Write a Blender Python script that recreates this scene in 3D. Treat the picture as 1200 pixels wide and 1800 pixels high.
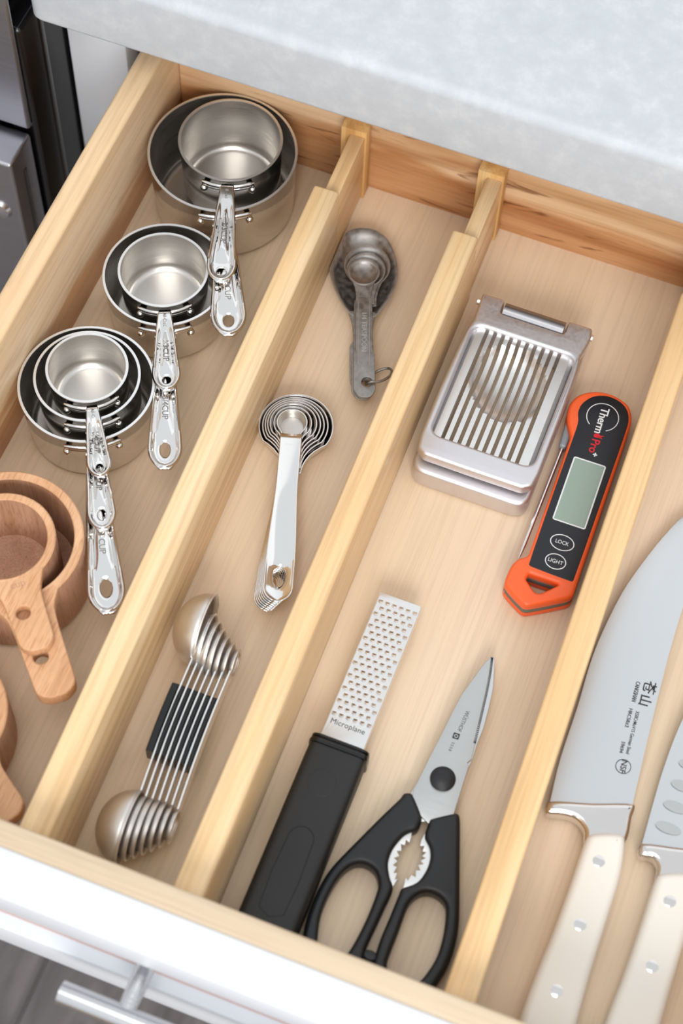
import bpy, bmesh, math, random
from mathutils import Vector, Matrix
scene = bpy.context.scene
for o in list(bpy.data.objects): bpy.data.objects.remove(o)
random.seed(7)
S = 0.01                                   # everything below is written in centimetres
PI = math.pi
COL = scene.collection

# ------------------------------------------------------------------ camera
cam_d = bpy.data.cameras.new('camera'); cam = bpy.data.objects.new('camera', cam_d); COL.objects.link(cam)
R = Matrix(((0.9327173, 0.3597851, 0.0243540), (-0.3276555, 0.8173447, 0.4739087), (0.1505997, -0.4500026, 0.8802371)))
cam.matrix_world = Matrix.Translation(Vector((15.6545, -23.804, 100.99)) * S) @ R.transposed().to_4x4()
cam_d.sensor_fit = 'VERTICAL'; cam_d.sensor_height = 36.0
cam_d.lens = 3271.47 / 1800 * 36.0
cam_d.clip_start = 0.02; cam_d.clip_end = 50
cam_d.dof.use_dof = True; cam_d.dof.focus_distance = 1.15; cam_d.dof.aperture_fstop = 6.3
scene.camera = cam

# ------------------------------------------------------------------ light
world = bpy.data.worlds.new('world'); scene.world = world; world.use_nodes = True
bg = world.node_tree.nodes['Background']
bg.inputs[0].default_value = (0.93, 0.97, 1.0, 1); bg.inputs[1].default_value = 0.92
def area(name, loc, target, sx, sy, power, color=(1, 1, 1)):
    l = bpy.data.lights.new(name, 'AREA'); l.shape = 'RECTANGLE'; l.size = sx; l.size_y = sy; l.energy = power; l.color = color
    o = bpy.data.objects.new(name, l); COL.objects.link(o)
    o.location = loc
    o.rotation_euler = (Vector(target) - Vector(loc)).to_track_quat('-Z', 'Y').to_euler()
    return o
area('window_light', (1.3, -3.1, 2.5), (0, 0.3, 0), 2.0, 1.5, 121, (1.0, 0.985, 0.965))
area('ceiling_light', (0.1, -0.6, 2.6), (0, 0.25, 0), 1.2, 1.2, 16, (1.0, 0.97, 0.93))
scene.view_settings.view_transform = 'Standard'; scene.view_settings.look = 'None'
scene.view_settings.gamma = 1; scene.view_settings.use_curve_mapping = False
scene.view_settings.exposure = 0.0

# ------------------------------------------------------------------ materials
def lin(h):
    c = [int(h[i:i + 2], 16) / 255 for i in (0, 2, 4)]
    return tuple(((x + .055) / 1.055) ** 2.4 if x > .04045 else x / 12.92 for x in c) + (1,)
class NT:
    def __init__(s, name):
        s.m = bpy.data.materials.new(name); s.m.use_nodes = True; s.t = s.m.node_tree
        s.b = s.t.nodes['Principled BSDF']
    def n(s, typ, **kw):
        x = s.t.nodes.new(typ)
        for k, v in kw.items():
            if k in x.inputs: x.inputs[k].default_value = v
            else: setattr(x, k, v)
        return x
    def l(s, a, b): s.t.links.new(a, b)
    def ramp(s, fac, stops):
        r = s.n('ShaderNodeValToRGB'); e = r.color_ramp.elements
        while len(e) < len(stops): e.new(0.5)
        for q, (p, c) in zip(e, stops): q.position = p; q.color = c if not isinstance(c, str) else lin(c)
        s.l(fac, r.inputs[0]); return r.outputs[0]
    def mix(s, fac, a, b, mode='MIX'):
        x = s.n('ShaderNodeMixRGB', blend_type=mode)
        if isinstance(fac, (int, float)): x.inputs[0].default_value = fac
        else: s.l(fac, x.inputs[0])
        for i, v in ((1, a), (2, b)):
            if isinstance(v, (tuple, list)): x.inputs[i].default_value = v
            else: s.l(v, x.inputs[i])
        return x.outputs[0]
    def coords(s, scale, rnd=True):
        tc = s.n('ShaderNodeTexCoord'); mp = s.n('ShaderNodeMapping'); mp.inputs['Scale'].default_value = scale
        if rnd:
            oi = s.n('ShaderNodeObjectInfo'); ad = s.n('ShaderNodeVectorMath', operation='MULTIPLY_ADD')
            s.l(oi.outputs['Random'], ad.inputs[0]); ad.inputs[1].default_value = (3.1, 5.3, 7.7); s.l(tc.outputs['Object'], ad.inputs[2])
            s.l(ad.outputs[0], mp.inputs[0])
        else: s.l(tc.outputs['Object'], mp.inputs[0])
        return mp.outputs[0]
    def bump(s, h, strength, dist=0.001):
        b = s.n('ShaderNodeBump'); b.inputs['Strength'].default_value = strength; b.inputs['Distance'].default_value = dist
        s.l(h, b.inputs['Height']); s.l(b.outputs[0], s.b.inputs['Normal'])
def princ(name, hexc, rough=.5, metal=0., spec=.5, coat=0.):
    t = NT(name); b = t.b
    b.inputs['Base Color'].default_value = lin(hexc) if isinstance(hexc, str) else hexc
    b.inputs['Roughness'].default_value = rough; b.inputs['Metallic'].default_value = metal
    b.inputs['Specular IOR Level'].default_value = spec; b.inputs['Coat Weight'].default_value = coat
    return t.m
def wood(name, dark, mid, light, axis='y', fine=1., rough=.45, stripe=0., knots=0., flecks=0., contrast=1., heart=None, fine_amt=.7):
    """long grain along one axis of the object"""
    t = NT(name)
    def sc(a, l): return {'y': (a, l, a), 'x': (l, a, a), 'z': (a, a, l)}[axis]
    n1 = t.n('ShaderNodeTexNoise', Scale=1.0, Detail=4.0, Roughness=.6, Distortion=.4); t.l(t.coords(sc(26 * fine, 2.2)), n1.inputs[0])
    n2 = t.n('ShaderNodeTexNoise', Scale=1.0, Detail=3.0, Roughness=.65); t.l(t.coords(sc(420 * fine, 9)), n2.inputs[0])
    n3 = t.n('ShaderNodeTexNoise', Scale=1.0, Detail=2.0); t.l(t.coords(sc(9, 3)), n3.inputs[0])
    base = t.ramp(n1.outputs[0], [(.5 - .25 / contrast, dark), (.5, mid), (.5 + .25 / contrast, light)])
    fine_c = t.ramp(n2.outputs[0], [(.35, (.80, .77, .74, 1)), (.55, (1, 1, 1, 1))])
    c = t.mix(fine_amt, base, fine_c, 'MULTIPLY')
    big = t.ramp(n3.outputs[0], [(.3, (.90, .87, .84, 1)), (.65, (1, 1, 1, 1))])
    c = t.mix(.8, c, big, 'MULTIPLY')
    if stripe:
        w = t.n('ShaderNodeTexNoise', Scale=1.0, Detail=0.0); t.l(t.coords(sc(110, .6)), w.inputs[0])
        c = t.mix(stripe, c, t.ramp(w.outputs[0], [(.35, (.74, .62, .47, 1)), (.5, (1, 1, 1, 1)), (.68, (1.0, .93, .8, 1))]), 'MULTIPLY')
    if knots:
        k = t.n('ShaderNodeTexNoise', Scale=1.0, Detail=2.0, Distortion=1.5); t.l(t.coords(sc(95, 16)), k.inputs[0])
        c = t.mix(knots, c, t.ramp(k.outputs[0], [(.60, (1, 1, 1, 1)), (.70, (.25, .14, .06, 1))]), 'MULTIPLY')
        k2 = t.n('ShaderNodeTexNoise', Scale=1.0, Detail=3.0, Distortion=1.0); t.l(t.coords(sc(34, 4)), k2.inputs[0])
        c = t.mix(knots * .8, c, t.ramp(k2.outputs[0], [(.42, (1, 1, 1, 1)), (.62, (.66, .46, .28, 1))]), 'MULTIPLY')
    if flecks:
        k = t.n('ShaderNodeTexNoise', Scale=1.0, Detail=1.0); t.l(t.coords(sc(900, 90)), k.inputs[0])
        c = t.mix(flecks, c, t.ramp(k.outputs[0], [(.57, (1, 1, 1, 1)), (.68, (.62, .42, .30, 1))]), 'MULTIPLY')
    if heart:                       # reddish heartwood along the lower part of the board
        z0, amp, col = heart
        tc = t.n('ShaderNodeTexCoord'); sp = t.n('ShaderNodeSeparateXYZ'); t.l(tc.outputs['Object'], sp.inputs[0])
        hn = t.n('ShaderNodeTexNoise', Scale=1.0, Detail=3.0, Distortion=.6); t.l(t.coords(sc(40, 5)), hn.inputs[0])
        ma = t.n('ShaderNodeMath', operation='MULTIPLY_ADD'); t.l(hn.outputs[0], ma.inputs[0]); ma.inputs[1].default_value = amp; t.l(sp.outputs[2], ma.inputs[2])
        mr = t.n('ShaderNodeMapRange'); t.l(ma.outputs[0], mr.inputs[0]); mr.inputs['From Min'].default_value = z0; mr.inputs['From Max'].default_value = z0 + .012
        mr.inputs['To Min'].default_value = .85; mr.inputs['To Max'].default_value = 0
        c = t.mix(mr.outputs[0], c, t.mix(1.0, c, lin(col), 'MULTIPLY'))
    t.l(c, t.b.inputs['Base Color']); t.b.inputs['Roughness'].default_value = rough
    t.b.inputs['Specular IOR Level'].default_value = .35
    t.bump(n2.outputs[0], .08, .0006)
    return t.m
def steel(name, hexc, rough, scale=None, amount=.08, var=.0):
    """brushed or satin metal: fine streaks in the roughness and relief"""
    t = NT(name); b = t.b; b.inputs['Metallic'].default_value = 1
    b.inputs['Base Color'].default_value = lin(hexc)
    b.inputs['Roughness'].default_value = rough
    if scale:
        n = t.n('ShaderNodeTexNoise', Scale=1.0, Detail=3.0); t.l(t.coords(scale), n.inputs[0])
        r = t.n('ShaderNodeMapRange'); t.l(n.outputs[0], r.inputs[0])
        r.inputs['From Min'].default_value = .3; r.inputs['From Max'].default_value = .7
        r.inputs['To Min'].default_value = rough - amount; r.inputs['To Max'].default_value = rough + amount
        t.l(r.outputs[0], b.inputs['Roughness'])
        t.bump(n.outputs[0], .03, .0002)
        if var:
            c = t.ramp(n.outputs[0], [(.3, tuple(x * (1 - var) for x in lin(hexc)[:3]) + (1,)), (.6, hexc)]); t.l(c, b.inputs['Base Color'])
    return t.m
M = {}
M['maple'] = wood('maple_ply', 'dac3a5', 'e1cbb0', 'e8d6c0', 'y', 1.2, .42, contrast=.5, fine_amt=.42)
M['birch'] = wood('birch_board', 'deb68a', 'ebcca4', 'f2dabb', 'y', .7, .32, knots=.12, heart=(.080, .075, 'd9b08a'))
M['birchx'] = wood('birch_board_across', 'ccb497', 'd6c2a7', 'dccbb4', 'x', .7, .4)
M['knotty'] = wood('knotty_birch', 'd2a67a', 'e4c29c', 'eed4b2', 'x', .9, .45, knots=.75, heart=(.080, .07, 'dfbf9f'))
M['bamboo'] = wood('bamboo', 'd9b182', 'e8c89b', 'f0d9b6', 'y', 1.0, .33, stripe=.6)
M['bambooz'] = wood('bamboo_end', 'c89458', 'e2b87c', 'efcf9c', 'z', 1.4, .45, stripe=.6)
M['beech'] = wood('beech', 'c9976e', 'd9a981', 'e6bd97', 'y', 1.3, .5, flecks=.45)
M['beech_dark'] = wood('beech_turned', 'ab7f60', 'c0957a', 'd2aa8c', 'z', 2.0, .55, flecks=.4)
M['chrome'] = princ('polished_steel', 'e8e6e4', .07, 1)
M['cup_out'] = steel('satin_steel_outside', 'd6d0ca', .16, (30, 30, 900), .04)
M['cup_in'] = steel('brushed_steel_inside', 'd2cec9', .33, (25, 25, 1500), .08)
M['rim'] = princ('steel_rim', 'f4f3f2', .38, 1)
M['satin'] = steel('satin_steel', 'dcd8d4', .44, (300, 300, 300), .04)
M['spoon'] = steel('bright_spoon_steel', 'dedad8', .12, (60, 400, 60), .03)
M['pewter'] = steel('aged_pewter', 'a9a6a3', .5, (260, 260, 260), .1, .3)
M['pewter_rim'] = steel('worn_pewter_edge', 'c6c3c0', .45)
M['cast'] = steel('cast_aluminium', 'dcdade', .46, (500, 500, 500), .06)
M['barrel'] = steel('hinge_steel', '9a999c', .35)
M['tray'] = steel('polished_aluminium', 'e6e5e4', .38, (120, 120, 120), .05)
M['blade'] = steel('blade_steel', 'd6d8da', .3, (60, 12, 12), .02)
M['blade2'] = steel('blade_steel_dull', 'c4c5c4', .36, (40, 900, 40), .06)
M['bar'] = steel('brushed_nickel', 'd0d0d2', .26, (10, 900, 900), .06)
M['range'] = steel('range_steel', 'a6a6ad', .38, (8, 300, 900), .06)
M['enamel'] = princ('black_enamel', '0b0b0d', .22, 0, .6)
M['black'] = princ('black_plastic', '17181b', .42)
M['rubber'] = princ('black_rubber', '19191a', .5)
M['gloss_black'] = princ('gloss_black', '0d0d0e', .2)
M['orange'] = princ('orange_plastic', 'f2622c', .36)
M['grey_seal'] = princ('grey_seal', '6d6e68', .6)
M['hinge_grey'] = princ('hinge_grey', '8d9499', .35, .2)
M['panel'] = princ('dark_panel', '17181f', .35)
M['lcd'] = princ('lcd_glass', '8fa396', .15, 0, .5, .3)
M['white_print'] = princ('white_print', 'e6e8ea', .5)
M['red_print'] = princ('red_print', 'd8202c', .5)
M['ink'] = princ('dark_etching', '2e2c2b', .55)
M['engrave'] = steel('engraved_steel', '84807d', .3)
M['slot'] = princ('slot_shadow', '4a3626', .8)
M['ivory'] = princ('ivory_handle', 'e6e1d9', .35)
M['white'] = princ('white_paint', 'dcdfe5', .4)
M['tile'] = princ('backsplash', 'e4e7ea', .5)
M['seam'] = princ('seam_line', 'c9a9a2', .6)
M['carcass'] = princ('cabinet_inside', '8a7358', .7)
def quartz():
    t = NT('quartz')
    n = t.n('ShaderNodeTexNoise', Scale=55.0, Detail=6.0, Roughness=.75); t.l(t.coords((1, 1, 1)), n.inputs[0])
    n2 = t.n('ShaderNodeTexNoise', Scale=14.0, Detail=3.0, Distortion=.8); t.l(t.coords((1, 1, 1)), n2.inputs[0])
    c = t.ramp(n.outputs[0], [(.3, 'b5b9be'), (.5, 'bbbfc4'), (.72, 'c8cbce')])
    v = t.ramp(n2.outputs[0], [(.22, 'a9aebf'), (.31, 'ffffff')])
    c = t.mix(.55, c, v, 'MULTIPLY')
    t.l(c, t.b.inputs['Base Color']); t.b.inputs['Roughness'].default_value = .38; t.b.inputs['Specular IOR Level'].default_value = .3
    return t.m
M['quartz'] = quartz()
def plank():
    t = NT('grey_floor_plank')
    n = t.n('ShaderNodeTexNoise', Scale=1.0, Detail=6.0, Roughness=.7, Distortion=.8); t.l(t.coords((45, 5, 45)), n.inputs[0])
    c = t.ramp(n.outputs[0], [(.3, '5e595a'), (.5, '7c7677'), (.7, '968f8e')])
    oi = t.n('ShaderNodeObjectInfo')
    c = t.mix(.5, c, t.ramp(oi.outputs['Random'], [(0, 'a09a96'), (1, 'f0ece6')]), 'MULTIPLY')
    t.l(c, t.b.inputs['Base Color']); t.b.inputs['Roughness'].default_value = .5
    return t.m
M['plank'] = plank()

# ------------------------------------------------------------------ building helpers
ORG = {}
def props(o, label=None, cat=None, group=None, kind=None):
    if label: o['label'] = label
    if cat: o['category'] = cat
    if group: o['group'] = group
    if kind: o['kind'] = kind
    return o
def thing(name, label, cat, loc, rotz=0., group=None, local=False, kind=None):
    o = bpy.data.objects.new(name, None); COL.objects.link(o)
    o.empty_display_size = .02
    o.location = Vector(loc) * S; o.rotation_euler = (0, 0, rotz)
    ORG[o] = Vector((0, 0, 0)) if local else Vector(loc)
    return props(o, label, cat, group, kind)
def mk(name, V, F, mat, parent=None, smooth=True, angle=35, extra=None, midx=None, org=None, me=None):
    """one mesh object; V in cm, in the frame of the thing it belongs to"""
    off = ORG[parent] if parent else Vector(org or (0, 0, 0))
    if me is None:
        me = bpy.data.meshes.new(name)
        me.from_pydata([tuple((Vector(v) - off) * S) for v in V], [], F)
        me.validate()
    else:
        me.name = name
        me.transform(Matrix.Scale(S, 4) @ Matrix.Translation(-off))
    me.materials.clear()
    me.materials.append(M[mat])
    for e in (extra or []): me.materials.append(M[e])
    if midx:
        for p, i in zip(me.polygons, midx): p.material_index = i
    else:
        for p in me.polygons: p.material_index = 0
    me.polygons.foreach_set('use_smooth', [smooth] * len(me.polygons))
    if smooth: me.set_sharp_from_angle(angle=math.radians(angle))
    o = bpy.data.objects.new(name, me); COL.objects.link(o)
    if parent: o.parent = parent
    else: o.location = off * S
    ORG[o] = off
    return o
def bm_out(bm):
    V = [v.co.copy() for v in bm.verts]
    bm.verts.index_update()
    F = [[v.index for v in f.verts] for f in bm.faces]
    bm.free(); return V, F
def box(x0, x1, y0, y1, z0, z1, bev=0., seg=2):
    bm = bmesh.new(); bmesh.ops.create_cube(bm, size=1)
    for v in bm.verts:
        v.co = Vector(((x0 + x1) / 2 + v.co.x * (x1 - x0), (y0 + y1) / 2 + v.co.y * (y1 - y0), (z0 + z1) / 2 + v.co.z * (z1 - z0)))
    if bev: bmesh.ops.bevel(bm, geom=bm.edges[:] , offset=bev, segments=seg, affect='EDGES', profile=.5)
    return bm_out(bm)
def bx(name, mat, parent, x0, x1, y0, y1, z0, z1, bev=.08, seg=2, **k):
    V, F = box(x0, x1, y0, y1, z0, z1, bev, seg)
    return mk(name, V, F, mat, parent, **k)
def loft(rings, cap0=True, cap1=True, closed=True):
    n = len(rings[0]); V = [p for r in rings for p in r]; F = []
    for a in range(len(rings) - 1):
        for i in range(n if closed else n - 1):
            j = (i + 1) % n
            F.append([a * n + i, a * n + j, (a + 1) * n + j, (a + 1) * n + i])
    if cap0: F.append(list(range(n))[::-1])
    if cap1: F.append([(len(rings) - 1) * n + i for i in range(n)])
    return V, F
def lathe(prof, c, n=64, axis='z'):
    rings = []
    for (r, z) in prof:
        r = max(r, 1e-4)
        rings.append([(c[0] + r * math.cos(2 * PI * i / n), c[1] + r * math.sin(2 * PI * i / n), c[2] + z) for i in range(n)])
    return loft(rings, True, True)
def tube(pts, r, n=10, closed=False, flat=None):
    pts = [Vector(p) for p in pts]; rings = []; m = len(pts)
    up = Vector((0, 0, 1))
    for i, p in enumerate(pts):
        if closed: t = (pts[(i + 1) % m] - pts[i - 1])
        else: t = (pts[min(i + 1, m - 1)] - pts[max(i - 1, 0)])
        t.normalize()
        ref = up if abs(t.dot(up)) < .95 else Vector((1, 0, 0))
        a = t.cross(ref).normalized(); b = a.cross(t).normalized()
        ra, rb = (r, r) if flat is None else flat
        rings.append([p + a * ra * math.cos(2 * PI * k / n) + b * rb * math.sin(2 * PI * k / n) for k in range(n)])
    if closed: rings.append(rings[0])
    V, F = loft(rings, not closed, not closed)
    return V, F
def merge(*vfs):
    V = []; F = []
    for v, f in vfs:
        o = len(V); V += list(v); F += [[i + o for i in q] for q in f]
    return V, F
def smooth_pts(pts, n=5, closed=True):
    pts = [Vector((p[0], p[1])) for p in pts]; m = len(pts); out = []
    for i in range(m if closed else m - 1):
        p0, p1, p2, p3 = (pts[(i - 1) % m], pts[i], pts[(i + 1) % m], pts[(i + 2) % m]) if closed else (pts[max(i - 1, 0)], pts[i], pts[i + 1], pts[min(i + 2, m - 1)])
        for k in range(n):
            t = k / n
            # centripetal-ish: limited tangents keep corners tame
            d1 = (p2 - p0) * .5; d2 = (p3 - p1) * .5; L = (p2 - p1).length
            if d1.length > L: d1 = d1.normalized() * L
            if d2.length > L: d2 = d2.normalized() * L
            h = (2 * t ** 3 - 3 * t ** 2 + 1, t ** 3 - 2 * t ** 2 + t, -2 * t ** 3 + 3 * t ** 2, t ** 3 - t ** 2)
            out.append(tuple(p1 * h[0] + d1 * h[1] + p2 * h[2] + d2 * h[3]))
    if not closed: out.append(tuple(pts[-1]))
    return out
def round_poly(pts, rad, n=5):
    """polygon with its corners rounded"""
    out = []; m = len(pts)
    for i in range(m):
        p = Vector(pts[i][:2]); a = Vector(pts[i - 1][:2]) - p; b = Vector(pts[(i + 1) % m][:2]) - p
        r = rad[i] if isinstance(rad, (list, tuple)) else rad
        r = min(r, a.length * .48, b.length * .48)
        s, e = p + a.normalized() * r, p + b.normalized() * r
        for k in range(n + 1):
            t = k / n
            out.append(tuple(s * (1 - t) ** 2 + p * 2 * t * (1 - t) + e * t ** 2))
    return out
def ell(cx, cy, a, b, rot=0., n=40, a0=0., a1=2 * PI):
    c, s = math.cos(rot), math.sin(rot); out = []
    full = abs(a1 - a0 - 2 * PI) < 1e-6
    for i in range(n if full else n + 1):
        t = a0 + (a1 - a0) * i / n
        x, y = a * math.cos(t), b * math.sin(t)
        out.append((cx + x * c - y * s, cy + x * s + y * c))
    return out
def curve_mesh(cu):
    o = bpy.data.objects.new('tmp', cu); COL.objects.link(o)
    dg = bpy.context.evaluated_depsgraph_get()
    me = bpy.data.meshes.new_from_object(o.evaluated_get(dg))
    bpy.data.objects.remove(o); return me
def plate_me(outlines, z0, z1, bev=.05, seg=2):
    """filled outlines (holes allowed) extruded from z0 to z1 with rounded edges"""
    cu = bpy.data.curves.new('tmp', 'CURVE'); cu.dimensions = '2D'; cu.fill_mode = 'BOTH'
    for ol in outlines:
        sp = cu.splines.new('POLY'); sp.points.add(len(ol) - 1); sp.use_cyclic_u = True
        for p, q in zip(sp.points, ol): p.co = (q[0], q[1], 0, 1)
    h = (z1 - z0) / 2
    bev = min(bev, h * .98)
    cu.extrude = h - bev; cu.bevel_depth = bev; cu.bevel_resolution = seg; cu.offset = -bev
    me = curve_mesh(cu); bpy.data.curves.remove(cu)
    me.transform(Matrix.Translation((0, 0, (z0 + z1) / 2)))
    bm = bmesh.new(); bm.from_mesh(me); bmesh.ops.remove_doubles(bm, verts=bm.verts, dist=.002); bm.to_mesh(me); bm.free()
    return me
def plate(name, outlines, z0, z1, mat, parent, bev=.05, seg=2, angle=40, fn=None):
    me = plate_me(outlines, z0, z1, bev, seg)
    if fn:
        for v in me.vertices: v.co = fn(v.co)
    return mk(name, None, None, mat, parent, me=me, angle=angle)
def text_me(s, size, extrude=.004, align='CENTER', bold=0., spacing=1., shear=0.):
    cu = bpy.data.curves.new('tmp', 'FONT'); cu.body = s; cu.size = size; cu.extrude = extrude
    cu.align_x = align; cu.align_y = 'CENTER'; cu.offset = bold; cu.space_character = spacing; cu.shear = shear
    cu.resolution_u = 3
    me = curve_mesh(cu); bpy.data.curves.remove(cu); return me
def lettering(name, s, size, org, ang, z, mat, parent, extrude=.006, tilt=None, fit=None, **k):
    me = text_me(s, size, extrude, **k)
    if fit:
        xs = [v.co.x for v in me.vertices]; w = max(xs) - min(xs); c = (max(xs) + min(xs)) / 2
        for v in me.vertices: v.co.x = (v.co.x - c) * fit / w
    me.transform(Matrix.Translation((org[0], org[1], z)) @ Matrix.Rotation(ang, 4, 'Z'))
    if tilt:
        for v in me.vertices: v.co.z += tilt(v.co.x, v.co.y)
    return mk(name, None, None, mat, parent, me=me, smooth=False)
def solidify(o, t, offset=-1):
    m = o.modifiers.new('thickness', 'SOLIDIFY'); m.thickness = t * S; m.offset = offset; m.use_quality_normals = True
    return o
def dist_poly(p, poly):
    best = 1e9
    for i in range(len(poly)):
        a = Vector(poly[i - 1]); b = Vector(poly[i]); d = b - a; L = d.length_squared
        t = 0 if L == 0 else max(0, min(1, (p - a).dot(d) / L))
        best = min(best, (a + d * t - p).length)
    return best
def sstep(a, b, x):
    t = max(0, min(1, (x - a) / (b - a))); return t * t * (3 - 2 * t)

# ================================================================== THE SETTING
ZW = 9.24; XL = -22.7; XR = 31.0; D = 52.0; TW = 1.6
# floor of grey planks far below
floor = bx('floor', 'carcass', None, -300, 300, -320, 118, -83, -81.2, 0, org=(0, 0, -81.2), smooth=False)
props(floor, 'grey wood plank floor under the open drawer', None, None, 'structure')
pw = 19.0
def make_planks():
    x = -24.15 - pw * 3; i = 0; first = {}
    while x < 60:
        y = -70 - (i * 53) % 60
        while y < 100:
            V, F = box(x + .06, x + pw - .06, y + .06, y + 90 - .06, -81.2, -80, .08, 1)
            c = Vector((x + pw / 2, y + 45, -80.6))
            if 'me' not in first:
                o = mk('plank', [Vector(v) - c for v in V], F, 'plank', None, smooth=False); first['me'] = o.data
            else:
                o = bpy.data.objects.new('plank', first['me']); COL.objects.link(o)
            o.parent = floor; o.location = (c - Vector((0, 0, -81.2))) * S
            y += 90
        x += pw; i += 1
make_planks()
# room shell, out of frame
w = bx('wall_back', 'tile', None, -200, 200, 112, 116, -80, 165, 0, org=(0, 112, 0), smooth=False)
props(w, 'plain white wall behind the countertop', None, None, 'structure')

# countertop
ct = thing('countertop', 'pale grey veined quartz countertop above the open drawer', 'countertop', (0, 60, 11.74))
def counter_slab():
    x0, x1, y0, y1 = -30.6, 130, 47.45, 112
    ol = round_poly([(x0, y0), (x1, y0), (x1, y1), (x0, y1)], [.9, .1, .1, .1], 8)
    rings = []
    for k in range(7):
        a = PI / 2 * k / 6; r = .45; rings.append((r * (1 - math.sin(a)), 11.74 + r * (1 - math.cos(a))))
    for k in range(9):
        a = PI / 2 * k / 8; r = .7; rings.append((r * (1 - math.cos(a)), 17.1 - r * (1 - math.sin(a))))
    cx, cy = (x0 + x1) / 2, (y0 + y1) / 2
    def inset(p, d): return (p[0] + math.copysign(min(d, 10), cx - p[0]), p[1] + math.copysign(d, cy - p[1]))
    return loft([[(*inset(p, d), z) for p in ol] for d, z in rings])
V, F = counter_slab(); mk('slab', V, F, 'quartz', ct, angle=50)

# base cabinet behind the drawer
cb = thing('base_cabinet', 'white base cabinet with its face frame showing left of the open drawer', 'cabinet', (0, 80, -80))
bx('stile', 'white', cb, -31.0, -26.6, 52.2, 54, -72, 11.7, .25)
bx('stile', 'white', cb, 34.2, 38.6, 52.2, 54, -72, 11.7, .25)
bx('top_rail', 'white', cb, -26.6, 34.2, 52.6, 54, 10.4, 11.7, .05)
bx('side_panel', 'carcass', cb, -31.0, -29.4, 54, 111, -72, 11.7, 0)
bx('side_panel', 'carcass', cb, 37, 38.6, 54, 111, -72, 11.7, 0)
bx('back_panel', 'carcass', cb, -29.4, 37, 109.5, 111, -72, 11.7, 0)
bx('bottom_panel', 'carcass', cb, -29.4, 37, 54, 109.5, -72, -70.4, 0)
bx('toe_kick', 'white', cb, -31, 38.6, 58, 59.5, -80, -72, 0)
bx('drawer_slide', 'hinge_grey', cb, -26.4, -24.7, 54.2, 100, 1.5, 6, .1)

# range to the left
rg = thing('range', 'stainless steel range with black enamel side, left of the cabinet', 'range', (-60, 75, -80))
bx('side_panel', 'enamel', rg, -33.2, -31.2, 46.96, 110, -78, 10.9, .35, 3)
V, F = tube([(-31.4, 49.6, -78), (-31.4, 49.6, 10.0)], .45, 12, flat=(.55, .3)); mk('side_bead', V, F, 'enamel', rg)
bx('body', 'enamel', rg, -106, -33.2, 49, 111, -78, 12.5, .2)
bx('control_panel', 'range', rg, -106, -31.5, 46.4, 46.95, 1.8, 19.5, .2, 3)
bx('cooktop', 'range', rg, -106, -31.2, 48, 111, 17.2, 19.6, .3, 3)
dr = bx('oven_door', 'range', rg, -106, -31.55, 43.5, 46.6, -60, 1.3, .25, 3)
bx('door_edge_slot', 'enamel', dr, -31.62, -31.5, 44.9, 45.3, -14, -.8, .02, 1)
V, F = lathe([(0, 0), (.9, 0), (.9, .1), (.75, .35), (.3, .5), (0, .52)], (0, 0, 0), 24)
def to_front(v, cx, y, cz): return (cx + v[0], y - v[2], cz + v[1])
mk('bolt', [to_front(v, -33.1, 43.55, -4.0) for v in V], F, 'bar', dr)

# ================================================================== DRAWER
dw = thing('drawer', 'open maple kitchen drawer with a white front and bar pull', 'drawer', (4, 26, -1.2))
bx('bottom_panel', 'maple', dw, XL - .5, XR + .5, -.5, D + .5, -.9, 0, 0, smooth=False)
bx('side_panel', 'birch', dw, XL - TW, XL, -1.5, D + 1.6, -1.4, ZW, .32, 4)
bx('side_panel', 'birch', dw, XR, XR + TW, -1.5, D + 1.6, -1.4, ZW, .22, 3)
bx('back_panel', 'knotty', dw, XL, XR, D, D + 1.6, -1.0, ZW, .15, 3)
bx('front_panel', 'birchx', dw, XL, XR, -1.52, 0, -1.0, ZW, .15, 3)
# painted front: two rails, two stiles and a recessed panel
FX0, FX1 = -27.5, 36.0
face = bx('drawer_face', 'white', dw, FX0 + 5, FX1 - 5, -2.9, -1.54, 2.2, 7.0, .02)
bx('rail', 'white', face, FX0, FX1, -3.75, -1.36, 6.6, ZW + .12, .14, 3)
bx('rail', 'white', face, FX0, FX1, -3.75, -1.54, -.6, 2.6, .12, 3)
bx('stile', 'white', face, FX0, FX0 + 5.5, -3.73, -1.54, 2.55, 6.65, .02)
bx('stile', 'white', face, FX1 - 5.5, FX1, -3.73, -1.54, 2.55, 6.65, .02)
bx('seam', 'seam', face, FX0 + 5.5, FX1 - 5.5, -2.97, -2.88, 2.58, 2.68, 0)
# bar pull
pz = 4.4
V, F = tube([(-4.2, -6.05, pz), (12.6, -6.05, pz)], .62, 24); pull = mk('handle_bar', V, F, 'bar', dw, angle=40)
for px_ in (-.65, 9.2):
    V, F = tube([(px_, -2.9, pz), (px_, -6.1, pz)], .52, 20); mk('handle_post', V, F, 'bar', pull, angle=40)

# ================================================================== DIVIDERS
def divider(x, slope, label, yend, front=.15):
    w = 1.69; h = 6.88
    t = thing('drawer_divider', label, 'divider', (x, 0, 0), math.atan(-slope), 'bamboo dividers in the drawer', local=True)
    bx('outer_bar', 'bamboo', t, 0, w, front, yend, .05, h, .2, 3)
    bx('inner_slide', 'bamboo', t, .62, w - .07, yend - 2, 51.0, .5, 6.3, .08, 2)
    bx('end_pad', 'bambooz', t, -.02, w + .05, 50.85, 51.9, .02, 6.75, .06, 2)
    return t
divider(-9.42, -.0247, 'bamboo divider between the measuring cups and the measuring spoons', 45.75)
divider(-.63, -.0126, 'bamboo divider between the measuring spoons and the egg slicer', 45.75)
divider(14.26, -.0166, 'bamboo divider between the orange thermometer and the knives', 46.6)

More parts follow.
